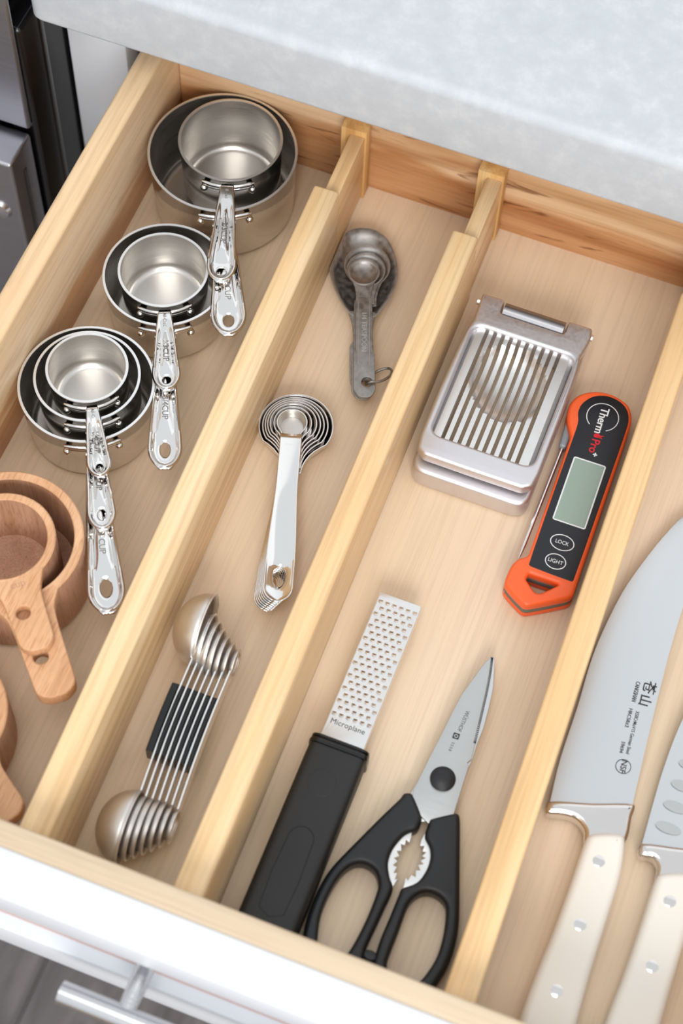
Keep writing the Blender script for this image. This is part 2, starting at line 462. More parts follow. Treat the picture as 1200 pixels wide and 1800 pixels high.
# ================================================================== STAINLESS MEASURING CUPS
def cup_handle(t, c, d, r, L, rimz, tipz, hole, neck, end, text, brand, tpos):
    uh, ha, hb = L - hole[0], hole[1], hole[2]          # hole centre along the handle, half width, half length
    cap = end * 1.4
    def wd(u):
        if u > L - cap: return end * math.sqrt(max(0, 1 - ((u - (L - cap)) / cap) ** 2))
        return neck + (end - neck) * max(0, min(1, (u - .1 * L) / (L - cap - .1 * L))) ** .85
    u1 = max(.8, uh - hb - .45)
    fr = [-1, -.93, -.86, -.78, -.69, -.58, -.45, -.3, -.15, 0, .15, .3, .45, .58, .69, .78, .86, .93, 1]
    nrow = max(6, int(u1 / .14))
    P = []; F = []
    for i in range(nrow + 1):
        u = u1 * i / nrow
        for f in fr: P.append((u, f * wd(u)))
    nc = len(fr)
    for i in range(nrow):
        for j in range(nc - 1):
            a = i * nc + j; F.append([a, a + 1, a + nc + 1, a + nc])
    ring = [nrow * nc + j for j in range(nc)]             # v from -w to +w at u1
    ks = 12
    for k in range(1, ks + 1):
        u = u1 + (L - cap - u1) * k / ks
        ring.append(len(P)); P.append((u, wd(u)))
    kc = 22
    for k in range(1, kc):
        a = PI / 2 - PI * k / kc
        ring.append(len(P)); P.append((L - cap + cap * math.cos(a), end * math.sin(a)))
    for k in range(ks, 0, -1):
        u = u1 + (L - cap - u1) * k / ks
        ring.append(len(P)); P.append((u, -wd(u)))
    n = len(ring); outer = ring[:]
    ts = [.05, .1, .15, .21, .28, .36, .46, .57, .69, .8, .9, 1]
    for tt in ts:
        nr = []
        for q in outer:
            u, v = P[q]; a = math.atan2(v / ha, (u - uh) / hb)
            hu, hv = uh + hb * math.cos(a), ha * math.sin(a)
            nr.append(len(P)); P.append((u + (hu - u) * tt, v + (hv - v) * tt))
        for i in range(n):
            j = (i + 1) % n; F.append([ring[i], ring[j], nr[j], nr[i]])
        ring = nr
    poly = [(u, wd(u)) for u in [L * .02 * k for k in range(0, 51)]]
    poly += [(u, -v) for u, v in reversed(poly)]
    def top(u, v):
        dd = dist_poly(Vector((u, v)), poly) if u > .3 else min(neck - abs(v), .5)
        k = sstep(.16 * L, .38 * L, u)
        prof = -.08 + .14 * sstep(0, .10, dd) - k * .34 * sstep(.13, .40, dd) + k * .20 * sstep(.42, .68, dd) * (1 - sstep(.66, .82, u / L))
        hd = math.hypot((u - uh) / hb, v / ha)
        prof -= k * .05 * (1 - sstep(1.0, 1.35, hd))
        return rimz + (tipz - rimz) * (u / L) - .45 * (1 - sstep(0, .55, u)) + prof
    V = [(c[0] + d.x * (r + u) - d.y * v, c[1] + d.y * (r + u) + d.x * v, top(u, v)) for u, v in P]
    h = mk('handle', V, [f[::-1] for f in F], 'chrome', t, angle=60)
    solidify(h, .16)
    ang = math.atan2(d.y, d.x)
    def at(u): return (c[0] + d.x * (r + u), c[1] + d.y * (r + u))
    def tilt(x, y):
        qx, qy = x - c[0], y - c[1]
        return top(qx * d.x + qy * d.y - r, (-qx * d.y + qy * d.x) * .5)
    lettering('lettering', text, .54, at(tpos * L), ang, .006, 'engrave', h, .012, tilt=tilt, spacing=.95)
    if brand: lettering('lettering', brand, .30, at(1.0), ang, .008, 'engrave', h, .012, tilt=tilt)
    return h
def steel_cup(label, c, rimz, h, r, tip, tipz, hole, text, neck=.42, end=.85, brand=None, tpos=.52):
    z0 = rimz - h
    t = thing('measuring_cup', label, 'measuring cup', (c[0], c[1], z0), group='stainless steel measuring cups')
    rb = r * .965; cr = min(.55, h * .2); th = .07
    prof = [(0, z0), (rb - cr, z0)]
    prof += [(rb - cr + cr * math.sin(a), z0 + cr - cr * math.cos(a)) for a in [PI / 2 * k / 6 for k in range(1, 7)]]
    prof += [(rb + (r - rb) * .5, z0 + h * .55), (r, rimz - .12)]
    n_out = len(prof)
    prof += [(r + .06, rimz - .07), (r + .065, rimz - .02), (r + .055, rimz), (r - th - .03, rimz), (r - th - .05, rimz - .05)]
    n_rim = len(prof)
    prof += [(rb - th + (r - rb) * .5, z0 + h * .55)]
    prof += [(rb - th - cr + cr * math.sin(a), z0 + th + cr - cr * math.cos(a)) for a in [PI / 2 * k / 6 for k in range(6, -1, -1)]]
    prof += [(0, z0 + th)]
    V, F = lathe([(p[0], p[1]) for p in prof], (c[0], c[1], 0), 72)
    idx = []
    for a in range(len(prof) - 1): idx += [0 if a < n_out - 1 else (1 if a < n_rim - 1 else 2)] * 72
    idx += [0, 2]
    mk('bowl', V, F, 'cup_out', t, angle=50, extra=['rim', 'cup_in'], midx=idx)
    d = Vector((tip[0] - c[0], tip[1] - c[1])); L = d.length - r; d.normalize()
    cup_handle(t, c, d, r + .04, L, rimz + .02, tipz, hole, neck, end, text, brand, tpos)
    # bracket: a bent strap riveted to the wall on both sides of the handle
    a0 = math.atan2(d.y, d.x); sp = 1.55 / r
    pts = []
    zt_, zb_ = rimz - .55, rimz - 1.15
    rw = rb + (r - rb) * .8
    for k in range(5): pts.append((a0 - sp, zb_ + (zt_ - zb_) * k / 5, .10))
    for k in range(17): pts.append((a0 - sp + 2 * sp * k / 16, zt_ + .05, .20))
    for k in range(5): pts.append((a0 + sp, zt_ - (zt_ - zb_) * (k + 1) / 5, .10))
    pth = [(c[0] + (rw + o) * math.cos(a), c[1] + (rw + o) * math.sin(a), z) for a, z, o in pts]
    V1 = tube(pth, .16, 10, flat=(.13, .17))
    pth2 = [(c[0] + (rw + .16) * math.cos(a0 + sp * f), c[1] + (rw + .16) * math.sin(a0 + sp * f), zt_ - .24) for f in [-.93 + .1 * k for k in range(19)] if abs(f) <= .93]
    V2 = tube(pth2, .14, 10, flat=(.12, .14))
    mk('bracket', *merge(V1, V2), 'chrome', t, angle=60)
    for s in (-1, 1):
        a = a0 + s * sp
        p = Vector((c[0] + (rw + .16) * math.cos(a), c[1] + (rw + .16) * math.sin(a), zb_))
        V, F = lathe([(.26 * math.cos(q), .26 * math.sin(q)) for q in [-PI / 2 + PI * k / 10 for k in range(11)]], p, 16)
        mk('rivet', V, F, 'chrome', t, angle=60)
    return t
steel_cup('largest steel measuring cup at the back of the drawer, holding a smaller one', (-17.46, 47.05), 5.4, 5.35, 4.82, (-11.69, 34.3), 5.0, (1.25, .33, .42), '1\u00bdCUP', neck=0.5, end=1.12, tpos=.62)
steel_cup('steel measuring cup nested in the largest cup at the back', (-17.25, 47.9), 5.75, 4.7, 3.35, (-13.57, 37.45), 5.6, (.9, .30, .28), '2/3CUP', neck=0.48, end=0.94, brand='All-Clad')
steel_cup('steel measuring cup second from the back, outer cup of its pair', (-17.33, 37.3), 4.5, 4.45, 3.88, (-11.72, 24.45), 4.4, (1.45, .30, .52), '3/4CUP', neck=0.46, end=1.04, tpos=.58)
steel_cup('steel measuring cup nested inside the second cup from the back', (-17.42, 37.3), 4.95, 3.5, 2.8, (-13.66, 29.25), 4.95, (.9, .25, .26), '1/3CUP', neck=0.46, end=0.88, brand='All-Clad')
steel_cup('steel measuring cup in front of the others, outer cup of the nest of three', (-18.46, 28.0), 4.6, 4.55, 4.12, (-10.86, 14.5), 4.5, (1.75, .34, .58), '1 CUP', neck=0.45, end=1.1, tpos=.60)
steel_cup('middle steel measuring cup in the nest of three', (-18.53, 28.33), 4.95, 3.9, 3.2, (-13.24, 19.1), 4.95, (1.15, .26, .36), '1/2 CUP', neck=0.43, end=0.85, tpos=.52)
steel_cup('smallest steel measuring cup, innermost of the nest of three', (-18.66, 28.68), 5.3, 3.2, 2.46, (-14.74, 22.1), 5.3, (.8, .22, .25), '1/4CUP', neck=0.4, end=0.74, brand='All-Clad')

# ================================================================== WOODEN MEASURING CUPS
def wood_cup(label, c, rimz, h, r, wall, tip, hw, th, hole, hr, text=None):
    z0 = rimz - h
    t = thing('wooden_measuring_cup', label, 'measuring cup', (c[0], c[1], z0), group='wooden measuring cups')
    ri = r - wall
    prof = [(0, z0), (r - .5, z0), (r - .15, z0 + .15), (r, z0 + .5), (r, rimz - .08), (r - .08, rimz)]
    n1 = len(prof)
    prof += [(ri + .06, rimz), (ri, rimz - .06), (ri - .02, z0 + h * .5), (ri - .25, z0 + wall + .5), (ri - .8, z0 + wall + .12), (0, z0 + wall)]
    V, F = lathe(prof, (c[0], c[1], 0), 72)
    idx = []
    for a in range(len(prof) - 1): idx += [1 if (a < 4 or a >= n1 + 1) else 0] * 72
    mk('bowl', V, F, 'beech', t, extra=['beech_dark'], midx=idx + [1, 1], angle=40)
    d = Vector((tip[0] - c[0], tip[1] - c[1])); Lt = d.length; d.normalize(); p = Vector((-d.y, d.x)); C = Vector(c)
    def at(u, v): q = C + d * u + p * v; return (q.x, q.y)
    a1 = math.asin(min(.95, hw * 1.5 / r))
    ol = [at(r * math.cos(a1) * .985, -hw * 1.5), at(r + .7, -hw * 1.04), at(Lt * .8, -hw * .93), at(Lt - .55, -hw * .86), at(Lt - .08, -hw * .45), at(Lt, 0), at(Lt - .08, hw * .45), at(Lt - .55, hw * .86), at(Lt * .8, hw * .93), at(r + .7, hw * 1.04), at(r * math.cos(a1) * .985, hw * 1.5)]
    # inner end follows the wall
    inner = [at((ri + .12) * math.cos(a), (ri + .12) * math.sin(a)) for a in [a1 - 2 * a1 * k / 8 for k in range(9)]]
    outl = smooth_pts(ol, 5, False) + inner
    plate('handle', [outl, ell(hole[0], hole[1], hr, hr, n=24)[::-1]], rimz - th, rimz + .005, 'beech', t, bev=.12, seg=3)
    if text:
        ang = math.atan2(d.y, d.x) + PI / 2
        lettering('lettering', text, .62, at(r + .05, 0), ang, rimz + .008, 'beech_dark', t, .004)
    return t
wood_cup('larger wooden measuring cup at the left edge, with a smaller one nested in it', (-18.0, 16.2), 5.5, 5.45, 4.48, .55, (-11.0, 8.5), 1.28, 1.1, (-12.95, 10.25), .43)
wood_cup('small wooden measuring cup nested inside the larger wooden cup', (-17.9, 15.8), 6.25, 4.9, 3.03, .48, (-12.95, 10.35), 1.1, .72, (-14.8, 12.05), .41, 'cup')
wood_cup('wooden measuring cup cut off at the lower left corner of the drawer', (-17.2, 5.4), 4.6, 4.55, 4.0, .5, (-10.5, 1.45), 1.15, 1.0, (-12.4, 2.6), .33)

# ================================================================== PEWTER SPOONS ON A RING
PD = Vector((.349, -.937)); PP = Vector((.937, .349))
def dish(name, ol, cen, zr, depth, mat, parent, th=.07, flat=.35):
    rings = []
    n = len(ol)
    for k in range(9):
        tt = k / 8; s = 1 - tt * .97
        zz = zr - depth * math.sqrt(max(0, 1 - (s if s > flat else flat * 0 + s) ** 2))
        rings.append([(cen[0] + (p[0] - cen[0]) * s, cen[1] + (p[1] - cen[1]) * s, zz) for p in ol])
    V, F = loft(rings, False, True)
    o = mk(name, V, F, mat, parent, angle=60)
    return solidify(o, th, 1)
def pewter_spoon(label, bowl, cen, zr, depth, hpts, zh, hole, text=None, flange=None):
    t = thing('measuring_spoon', label, 'measuring spoon', (cen[0], cen[1], zr - depth), group='pewter measuring spoons on a ring')
    dish('bowl', bowl, cen, zr, depth, 'pewter', t)
    V, F = tube([(*p, zr) for p in bowl], .04, 6, closed=True); mk('rim', V, F, 'pewter_rim', t, angle=60)
    if flange:
        hole_ol = [(cen[0] + (x - cen[0]) * .95, cen[1] + (y - cen[1]) * .95) for x, y in bowl]
        plate('neck', [flange, hole_ol[::-1]], zh - .1, zh - .005, 'pewter', t, .03)
    h = plate('handle', [round_poly(hpts, .22, 4), ell(hole[0], hole[1], .36, .36, n=24)[::-1]], zh - .12, zh, 'pewter', t, .03)
    if text:
        m = Vector(hpts[0]) * .5 + Vector(hpts[1]) * .5
        lettering('lettering', text, .46, tuple(m + PD * 2.7), math.atan2(PD.y, PD.x), zh + .004, 'pewter_rim', h, .02)
        for q in (-.36, .36):
            p0 = m + PP * q + PD * .35; p1 = m + PP * q + PD * 5.2
            V, F = tube([(p0.x, p0.y, zh), (p1.x, p1.y, zh)], .03, 6); mk('raised_line', V, F, 'pewter_rim', h)
    return t
hole0 = (-3.22, 36.35)
def egg(cen, a, b, tail, nw=.52):
    """bowl outline: round at the far end, flowing into the handle neck"""
    out = []
    for i in range(56):
        q = 2 * PI * i / 56; u = b * math.cos(q); v = a * math.sin(q)
        if nw and math.cos(q) > .3:
            k = (math.cos(q) - .3) / .7; u += (tail - b) * k * k
            v = math.copysign(abs(v) * (1 - k) + nw * k, v) if abs(v) > 1e-6 else 0
        w = Vector(cen) + PD * u + PP * v; out.append((w.x, w.y))
    return out
B1 = smooth_pts([(-7.95, 47.82), (-8.6, 47.33), (-9.0, 46.46), (-9.01, 45.25), (-8.68, 43.98), (-8.07, 42.93), (-7.2, 41.92), (-6.56, 41.37), (-5.87, 41.02), (-4.71, 41.39), (-4.49, 41.86), (-4.23, 43.27), (-4.24, 44.48), (-4.54, 45.58), (-5.17, 46.67), (-5.97, 47.54), (-6.99, 47.98)], 3)
B1 = [(max(x, -8.75 + (46 - y) * .03), y) for x, y in B1]
H1 = [(-6.4, 41.3), (-4.65, 41.9), (-4.47, 40.77), (-4.12, 39.63), (-3.9, 39.35), (-3.02, 37.01), (-2.89, 36.05), (-3.56, 35.6), (-3.98, 35.75), (-4.44, 36.48), (-5.34, 38.83), (-5.22, 39.21), (-5.77, 40.43)]
H4 = [(-6.18, 42.17), (-5.21, 42.56), (-3.73, 38.72), (-3.51, 38.52), (-2.49, 35.9), (-2.62, 35.35), (-3.29, 35.12), (-3.82, 35.5), (-4.79, 38.05), (-4.74, 38.31)]
def sh(pts, dx, dy): return [(x + dx, y + dy) for x, y in pts]
def pw_set(label, cen, a, b, tail, nw, zr, depth, hp, hole, text=None):
    pewter_spoon(label, egg(cen, a, b, b, 0), cen, zr, depth, hp, zr, hole, text, egg(cen, a + .05, b + .05, tail, nw))
N1 = [(-7.2, 41.92), (-6.56, 41.37), (-6.3, 41.1), (-4.75, 41.75), (-4.49, 41.86), (-4.23, 43.27), (-4.6, 43.6), (-5.6, 42.4), (-6.6, 42.3), (-7.6, 43.2), (-7.8, 42.6)]
pewter_spoon('largest aged pewter measuring spoon, bottom of the ringed set', B1, (-6.6, 44.7), 1.02, .95, H1, 1.0, (-3.4, 36.35))
pw_set('aged pewter measuring spoon third from the top of the ringed set', (-6.45, 44.95), 1.48, 1.62, 3.2, .62, 1.2, .7, sh(H4, -.12, -.02), hole0)
pw_set('aged pewter measuring spoon second from the top of the ringed set', (-6.38, 44.5), 1.24, 1.32, 2.7, .56, 1.36, .55, sh(H4, -.04, .02), hole0)
pw_set('smallest aged pewter measuring spoon, on top of the ringed set', (-6.42, 44.19), 1.0, 1.02, 2.2, .5, 1.52, .42, H4, hole0, '1/4 TEASPOON')
RP = [(-3.25, 36.3, 1.3), (-2.95, 36.36, 1.68), (-2.5, 36.6, 1.6), (-2.12, 37.25, 1.4), (-2.1, 37.9, 1.15), (-2.5, 38.2, .85), (-3.1, 37.8, .66), (-3.4, 37.1, .62), (-3.4, 36.6, .8)]
rx = smooth_pts([(p[0], p[1]) for p in RP], 6); rz = smooth_pts([(p[2], 0) for p in RP], 6)
V, F = tube([(a_[0], a_[1], b_[0]) for a_, b_ in zip(rx, rz)], .085, 10, closed=True)
o = mk('key_ring', V, F, 'pewter', None, org=(-2.8, 37.2, .7), angle=60)
props(o, 'dull wire ring through the holes of the pewter measuring spoons', 'ring')

# ================================================================== ROUND STAINLESS SPOONS
SD = Vector((.293, -.956)); SP = Vector((.956, .293))
def teardrop(cen, r, nw, n=56):
    """circle that flows into the handle neck"""
    out = []
    for i in range(n):
        q = 2 * PI * i / n; u = r * math.cos(q); v = r * math.sin(q)
        if u > r * .55:
            k = (u - r * .55) / (r * .45); u = u + k * k * (.45 + r * .28)
            v = math.copysign(abs(v) * (1 - k) + nw * k * (1 if abs(q) > 1e-6 else 0), math.sin(q)) if abs(math.sin(q)) > 1e-6 else 0
        w = Vector(cen) + SD * u + SP * v; out.append((w.x, w.y))
    return out
def round_spoon(i, label, cen, r, zr, depth, tip, hw, holec):
    t = thing('measuring_spoon', label, 'measuring spoon', (cen[0], cen[1], zr - depth), group='round stainless measuring spoons')
    rim = teardrop(cen, r, .55); rb = max(.35, r * .8)
    n = len(rim); rings = []
    bot = [(cen[0] + SD.x * rb * math.cos(2 * PI * k / n) + SP.x * rb * math.sin(2 * PI * k / n), cen[1] + SD.y * rb * math.cos(2 * PI * k / n) + SP.y * rb * math.sin(2 * PI * k / n)) for k in range(n)]
    for f, z in ((0, 0), (.02, .12), (.35, .5), (.8, .85), (.93, .96), (1, 1)):
        rings.append([(a[0] + (b[0] - a[0]) * f, a[1] + (b[1] - a[1]) * f, zr - depth * z) for a, b in zip(rim, bot)])
    for s in (.85, .5, .02):
        rings.append([(cen[0] + (b[0] - cen[0]) * s, cen[1] + (b[1] - cen[1]) * s, zr - depth) for b in bot])
    V, F = loft(rings, False, True)
    o = mk('bowl', V, F, 'cup_in' if i == 6 else 'spoon', t, angle=50); solidify(o, .06, 1)
    V, F = tube([(*p, zr) for p in rim], .05, 6, closed=True); mk('rim', V, F, 'rim', t, angle=60)
    # handle: long strip, slightly trough shaped, hole near its end
    C = Vector(cen); d = (Vector(tip) - C); L = d.length; d.normalize(); p = Vector((-d.y, d.x))
    u0 = r * .93; cap = hw * 1.05
    def wd(u):
        w = .66 + (hw - .66) * sstep(u0 + 3, L - 2.6, u)
        if u > L - cap: w = hw * math.sqrt(max(0, 1 - ((u - (L - cap)) / cap) ** 2))
        return w
    uh, ha, hb = L - 1.75, .34, .68
    u1 = uh - hb - .5; fr = [-1, -.9, -.7, -.4, 0, .4, .7, .9, 1]; nc = len(fr); nrow = 22
    P = [(u0 + (u1 - u0) * a / nrow, f * wd(u0 + (u1 - u0) * a / nrow)) for a in range(nrow + 1) for f in fr]; F = []
    for a in range(nrow):
        for j in range(nc - 1): q = a * nc + j; F.append([q, q + 1, q + nc + 1, q + nc])
    ring = [nrow * nc + j for j in range(nc)]
    for k in range(1, 9): u = u1 + (L - cap - u1) * k / 8; ring.append(len(P)); P.append((u, wd(u)))
    for k in range(1, 14): a = PI / 2 - PI * k / 14; ring.append(len(P)); P.append((L - cap + cap * math.cos(a), hw * math.sin(a)))
    for k in range(8, 0, -1): u = u1 + (L - cap - u1) * k / 8; ring.append(len(P)); P.append((u, -wd(u)))
    outer = ring[:]; m = len(ring)
    for tt in (.1, .3, .6, .85, 1):
        nr = []
        for q in outer:
            u, v = P[q]; a = math.atan2(v / ha, (u - uh) / hb)
            nr.append(len(P)); P.append((u + (uh + hb * math.cos(a) - u) * tt, v + (ha * math.sin(a) - v) * tt))
        for k in range(m): F.append([ring[k], ring[(k + 1) % m], nr[(k + 1) % m], nr[k]])
        ring = nr
    V = []
    for u, v in P:
        w = max(wd(u), .05); e = abs(v) / w
        k = sstep(u0 + 3.5, L - 2, u)
        cup_ = -.16 * k * (1 - e * e) - .10 * k * (1 - sstep(1, 1.5, math.hypot((u - uh) / hb, v / ha)))
        endup = .12 * sstep(L - 1.2, L, u)
        q = C + d * u + p * v
        V.append((q.x, q.y, zr + .03 + cup_ + endup - .03 * k + .05 * e * e))
    h = mk('handle', V, [f[::-1] for f in F], 'chrome', t, angle=60); solidify(h, .07)
    return t
names = ['largest', 'second largest', 'third largest', 'middle-sized', 'third smallest', 'second smallest', 'smallest']
radii = [2.30, 2.03, 1.83, 1.64, 1.44, 1.16, .92]
for i in range(7):
    f = i / 6
    cen = (-6.21 + (-6.42 + 6.21) * f, 31.75 + (31.62 - 31.75) * f)
    tip = (-3.12 + .44 * f, 19.3 + .53 * f)
    lab = names[i] + ' round stainless measuring spoon, ' + ('outermost of the nested set' if i == 0 else 'lying on top of the nested set' if i == 6 else 'rim %s from outside in the nested set' % ['one', 'two', 'three', 'four', 'five', 'six'][i])
    round_spoon(i, lab, cen, radii[i], 1.35 + .09 * i, [1.3, 1.15, 1.05, .95, .85, .7, .6][i], tip, .87, None)

# ================================================================== MAGNETIC DOUBLE-ENDED SPOONS
def mag_spoon(i, label, x0, y0, x1, y1, ra, rb, depth, zc, grip):
    """standing on edge: (x0,y0) far end, (x1,y1) near end of the rim plane, bowls bulging to the left"""
    t = thing('magnetic_spoon', label, 'measuring spoon', ((x0 + x1) / 2, (y0 + y1) / 2, zc - max(ra, rb)), group='magnetic measuring spoons')
    A = Vector((x0, y0)); B = Vector((x1, y1)); L = (B - A).length; d = (B - A).normalized(); nrm = Vector((d.y, -d.x))
    if nrm.x > 0: nrm = -nrm
    def at(u, z, o): q = A + d * u + nrm * o; return (q.x, q.y, z)
    for (uc, a, b, nm) in ((ra, ra, ra, 'round_bowl'), (L - rb, rb, rb * .80, 'oval_bowl')):
        rings = []
        for k in range(11):
            s = math.cos(PI / 2 * k / 10) if k < 10 else .02
            dep = depth * (a / ra if nm != 'round_bowl' else 1) * math.sin(PI / 2 * min(k, 10) / 10)
            rings.append([at(uc + a * s * math.cos(2 * PI * q / 40), zc + b * s * math.sin(2 * PI * q / 40), dep) for q in range(40)])
        V, F = loft(rings, False, True)
        o = mk(nm, V, F, 'satin', t, angle=60); solidify(o, .07, -1)
        V, F = tube([at(uc + a * math.cos(2 * PI * q / 40), zc + b * math.sin(2 * PI * q / 40), 0) for q in range(40)], .06, 8, closed=True)
        mk('rim', V, F, 'rim', o, angle=60)
    # flat handle strip standing upright, bowed very slightly
    V = []; hh = .62; n = 16
    ua, ub = 2 * ra - .12, L - 2 * rb + .12
    for k in range(n + 1):
        u = ua + (ub - ua) * k / n; f = k / n; o_ = .10 * math.sin(PI * f)
        for dz, do in ((-hh, 0), (hh, 0), (hh, .09), (-hh, .09)): V.append(at(u, zc + dz, do + o_))
    F = []
    for k in range(n):
        for j in range(4): F.append([k * 4 + j, k * 4 + (j + 1) % 4, k * 4 + 4 + (j + 1) % 4, k * 4 + 4 + j])
    F += [[0, 1, 2, 3], [n * 4 + 3, n * 4 + 2, n * 4 + 1, n * 4]]
    mk('handle', V, F, 'rim', t, angle=40)
    # black magnetic grip on the back of the handle
    g0, g1 = grip; gm = []; gt = .46 if i == 0 else .29
    for k in range(9):
        f = k / 8; u = g0 + (g1 - g0) * f; e = 1 - .12 * (2 * f - 1) ** 2
        o_ = .10 * math.sin(PI * min(1, max(0, (u - ua) / (ub - ua))))
        gm.append([at(u, zc + dz * e, .10 + o_ + do) for dz, do in ((-.75, 0), (.66, 0), (.75, .06), (.75, gt - .07), (.66, gt), (-.75, gt))])
    V, F = loft(gm); mk('grip', V, F, 'gloss_black', t, angle=30)
    return t
mn = ['largest magnetic double-ended spoon, nearest the divider with both big bowls showing', 'second largest magnetic double-ended spoon', 'third largest magnetic double-ended spoon', 'middle magnetic double-ended spoon of the seven', 'third smallest magnetic double-ended spoon', 'second smallest magnetic double-ended spoon', 'smallest magnetic double-ended spoon, farthest right in the bundle']
tops = [18.6, 17.45, 17.1, 16.75, 16.45, 16.2, 15.95]; bots = [1.75, 2.15, 2.45, 2.8, 3.15, 3.5, 3.9]
for i in range(7):
    xa = -5.86 + .415 * i; xb = -4.82 + .36 * i
    ra = [2.22, 1.72, 1.6, 1.45, 1.28, 1.1, .85][i]; rb = [2.15, 1.85, 1.7, 1.55, 1.4, 1.2, .95][i]
    mag_spoon(i, mn[i], xa, tops[i], xb, bots[i], ra, rb, [1.9, 1.0, .9, .8, .7, .6, .5][i], 2.3, (tops[i] - 12.5, tops[i] - 8.2))

# ================================================================== EGG SLICER
sl = thing('egg_slicer', 'grey cast aluminium egg slicer lying closed beside the thermometer', 'egg slicer', (5.2, 38.2, 0))
base_ol = round_poly([(1.5, 44.7), (8.85, 44.7), (9.0, 41.5), (9.0, 31.35), (1.42, 31.35), (1.42, 41.5)], [.4, .4, .6, 1.0, 1.0, .6], 6)
plate('base', [base_ol, round_poly([(2.2, 42.6), (8.2, 42.6), (8.2, 33.2), (2.2, 33.2)], .4, 4)[::-1]], .02, 1.75, 'cast', sl, .28, 3)
frame_ol = [(1.56, 44.6), (3.05, 44.6), (3.12, 43.5), (7.3, 43.5), (7.36, 44.6), (8.92, 44.6), (9.04, 43.9), (8.98, 43.1), (8.85, 42.3), (9.0, 41.3), (9.06, 37.26), (9.06, 33.2), (8.95, 32.3), (8.4, 31.9), (5.22, 31.88), (2.1, 31.9), (1.55, 32.3), (1.42, 33.2), (1.36, 37), (1.42, 40.3), (1.5, 41.6), (1.66, 42.5), (1.58, 43.7)]
win_ol = round_poly([(1.85, 42.1), (8.6, 42.1), (8.55, 33.5), (1.92, 33.5)], .75, 7)
fo = plate('wire_frame', [round_poly(frame_ol, .18, 3), win_ol[::-1]], 2.1, 3.0, 'cast', sl, .22, 3)
sx0, pit, sw = 2.73, .534, .25
def tray_z(x, y):
    e = ((x - 5.2) / 2.35) ** 2 + ((y - 38.9 + .12 * (x - 5.2)) / 2.75) ** 2
    dent = .95 * math.sqrt(max(0, 1 - e)) if e < 1 else 0
    side = .5 * sstep(2.95, 3.45, abs(x - 5.2)) ** 2
    return 2.62 - dent - side
def slat(name, xa, xb, nx):
    rings = []
    for k in range(41):
        y = 33.3 + (42.4 - 33.3) * k / 40
        top = [(xa + (xb - xa) * j / nx, y, tray_z(xa + (xb - xa) * j / nx, y)) for j in range(nx + 1)]
        zb = min(p[2] for p in top) - .3; rings.append([(xa, y, zb)] + top + [(xb, y, zb)])
    V, F = loft(rings); return mk(name, V, F, 'tray', sl, angle=35)
slat('tray_side', 1.75, sx0 - sw / 2, 5)
for i in range(9): slat('tray_slat', sx0 + pit * i + sw / 2, sx0 + pit * (i + 1) - sw / 2, 2)
slat('tray_side', sx0 + pit * 9 + sw / 2, 8.65, 5)
for i in range(10):
    x = sx0 + pit * i
    V, F = tube([(x, 33.2, 1.0), (x, 42.5, 1.0)], .03, 6); mk('cutting_wire', V, F, 'rim', fo)
def xcyl(name, x0, x1, y, z, r, mat, par, n=24):
    V, F = tube([(x0, y, z), (x0 + .06, y, z), (x1 - .06, y, z), (x1, y, z)], r, n); return mk(name, V, F, mat, par, angle=40)
xcyl('hinge_barrel', 3.2, 7.22, 44.02, 2.5, .56, 'barrel', sl)
xcyl('hinge_pin', 1.38, 1.7, 44.15, 2.5, .24, 'rim', sl); xcyl('hinge_pin', 8.8, 9.12, 44.15, 2.5, .24, 'rim', sl)

# ================================================================== THERMOMETER
th = thing('cooking_thermometer', 'orange and black folding digital thermometer leaning by the divider', 'thermometer', (11.5, 33, 0))
TO = [(9.25, 38.85), (9.2, 39.55), (9.47, 40.3), (10.01, 40.81), (10.62, 41.1), (11.38, 41.19), (12.11, 41.06), (12.69, 40.77), (13.08, 40.11), (13.22, 39.43), (13.35, 33.07), (13.46, 27.28), (13.44, 26.87), (13.2, 26.55), (11.25, 25.25), (10.85, 25.2), (9.5, 26.01), (9.37, 26.5), (9.42, 27.4), (9.64, 27.96), (10.1, 28.4), (10.13, 29.06), (9.96, 37.16), (9.75, 37.67), (9.45, 38.22)]
TO = smooth_pts(TO, 4)
TH = round_poly([(10.55, 27.28), (12.5, 27.28), (11.62, 26.28), (11.3, 26.2), (10.5, 26.85)], [.12, .2, .25, .25, .12], 4)[::-1]
plate('lower_shell', [TO, TH], .03, .62, 'orange', th, .16, 3)
cen = Vector((11.4, 33))
def inset(ol, k): return [(cen.x + (x - cen.x) * (1 - k), cen.y + (y - cen.y) * (1 - k / 4)) for x, y in ol]
plate('seal', [inset(TO, .015), TH], .55, 1.02, 'grey_seal', th, .03)
plate('upper_shell', [TO, TH], .90, 1.70, 'orange', th, .22, 4)
PO = smooth_pts([(10.36, 27.85), (10.5, 27.72), (13.05, 27.66), (13.17, 27.78), (13.12, 33.57), (13.04, 39.34), (12.8, 40.19), (12.31, 40.69), (11.63, 40.9), (10.95, 40.83), (10.32, 40.44), (9.92, 39.76), (9.87, 39.11), (10.07, 38.47), (10.13, 37.84), (10.22, 32.85)], 4)
pn = plate('front_panel', [PO], 1.66, 1.73, 'panel', th, .02)
L4 = [(10.65, 35.91), (12.64, 35.94), (12.75, 31.31), (10.74, 31.29)]
plate('display', [round_poly(L4, .1, 3)], 1.70, 1.745, 'lcd', pn, .01)
def outline_ring(name, ol, w, z, mat, par, closed=True):
    V, F = tube([(x, y, z) for x, y in ol], w, 6, closed=closed, flat=(w, .012)); return mk(name, V, F, mat, par, smooth=False)
outline_ring('display_border', round_poly(L4, .1, 3), .045, 1.745, 'white_print', pn)
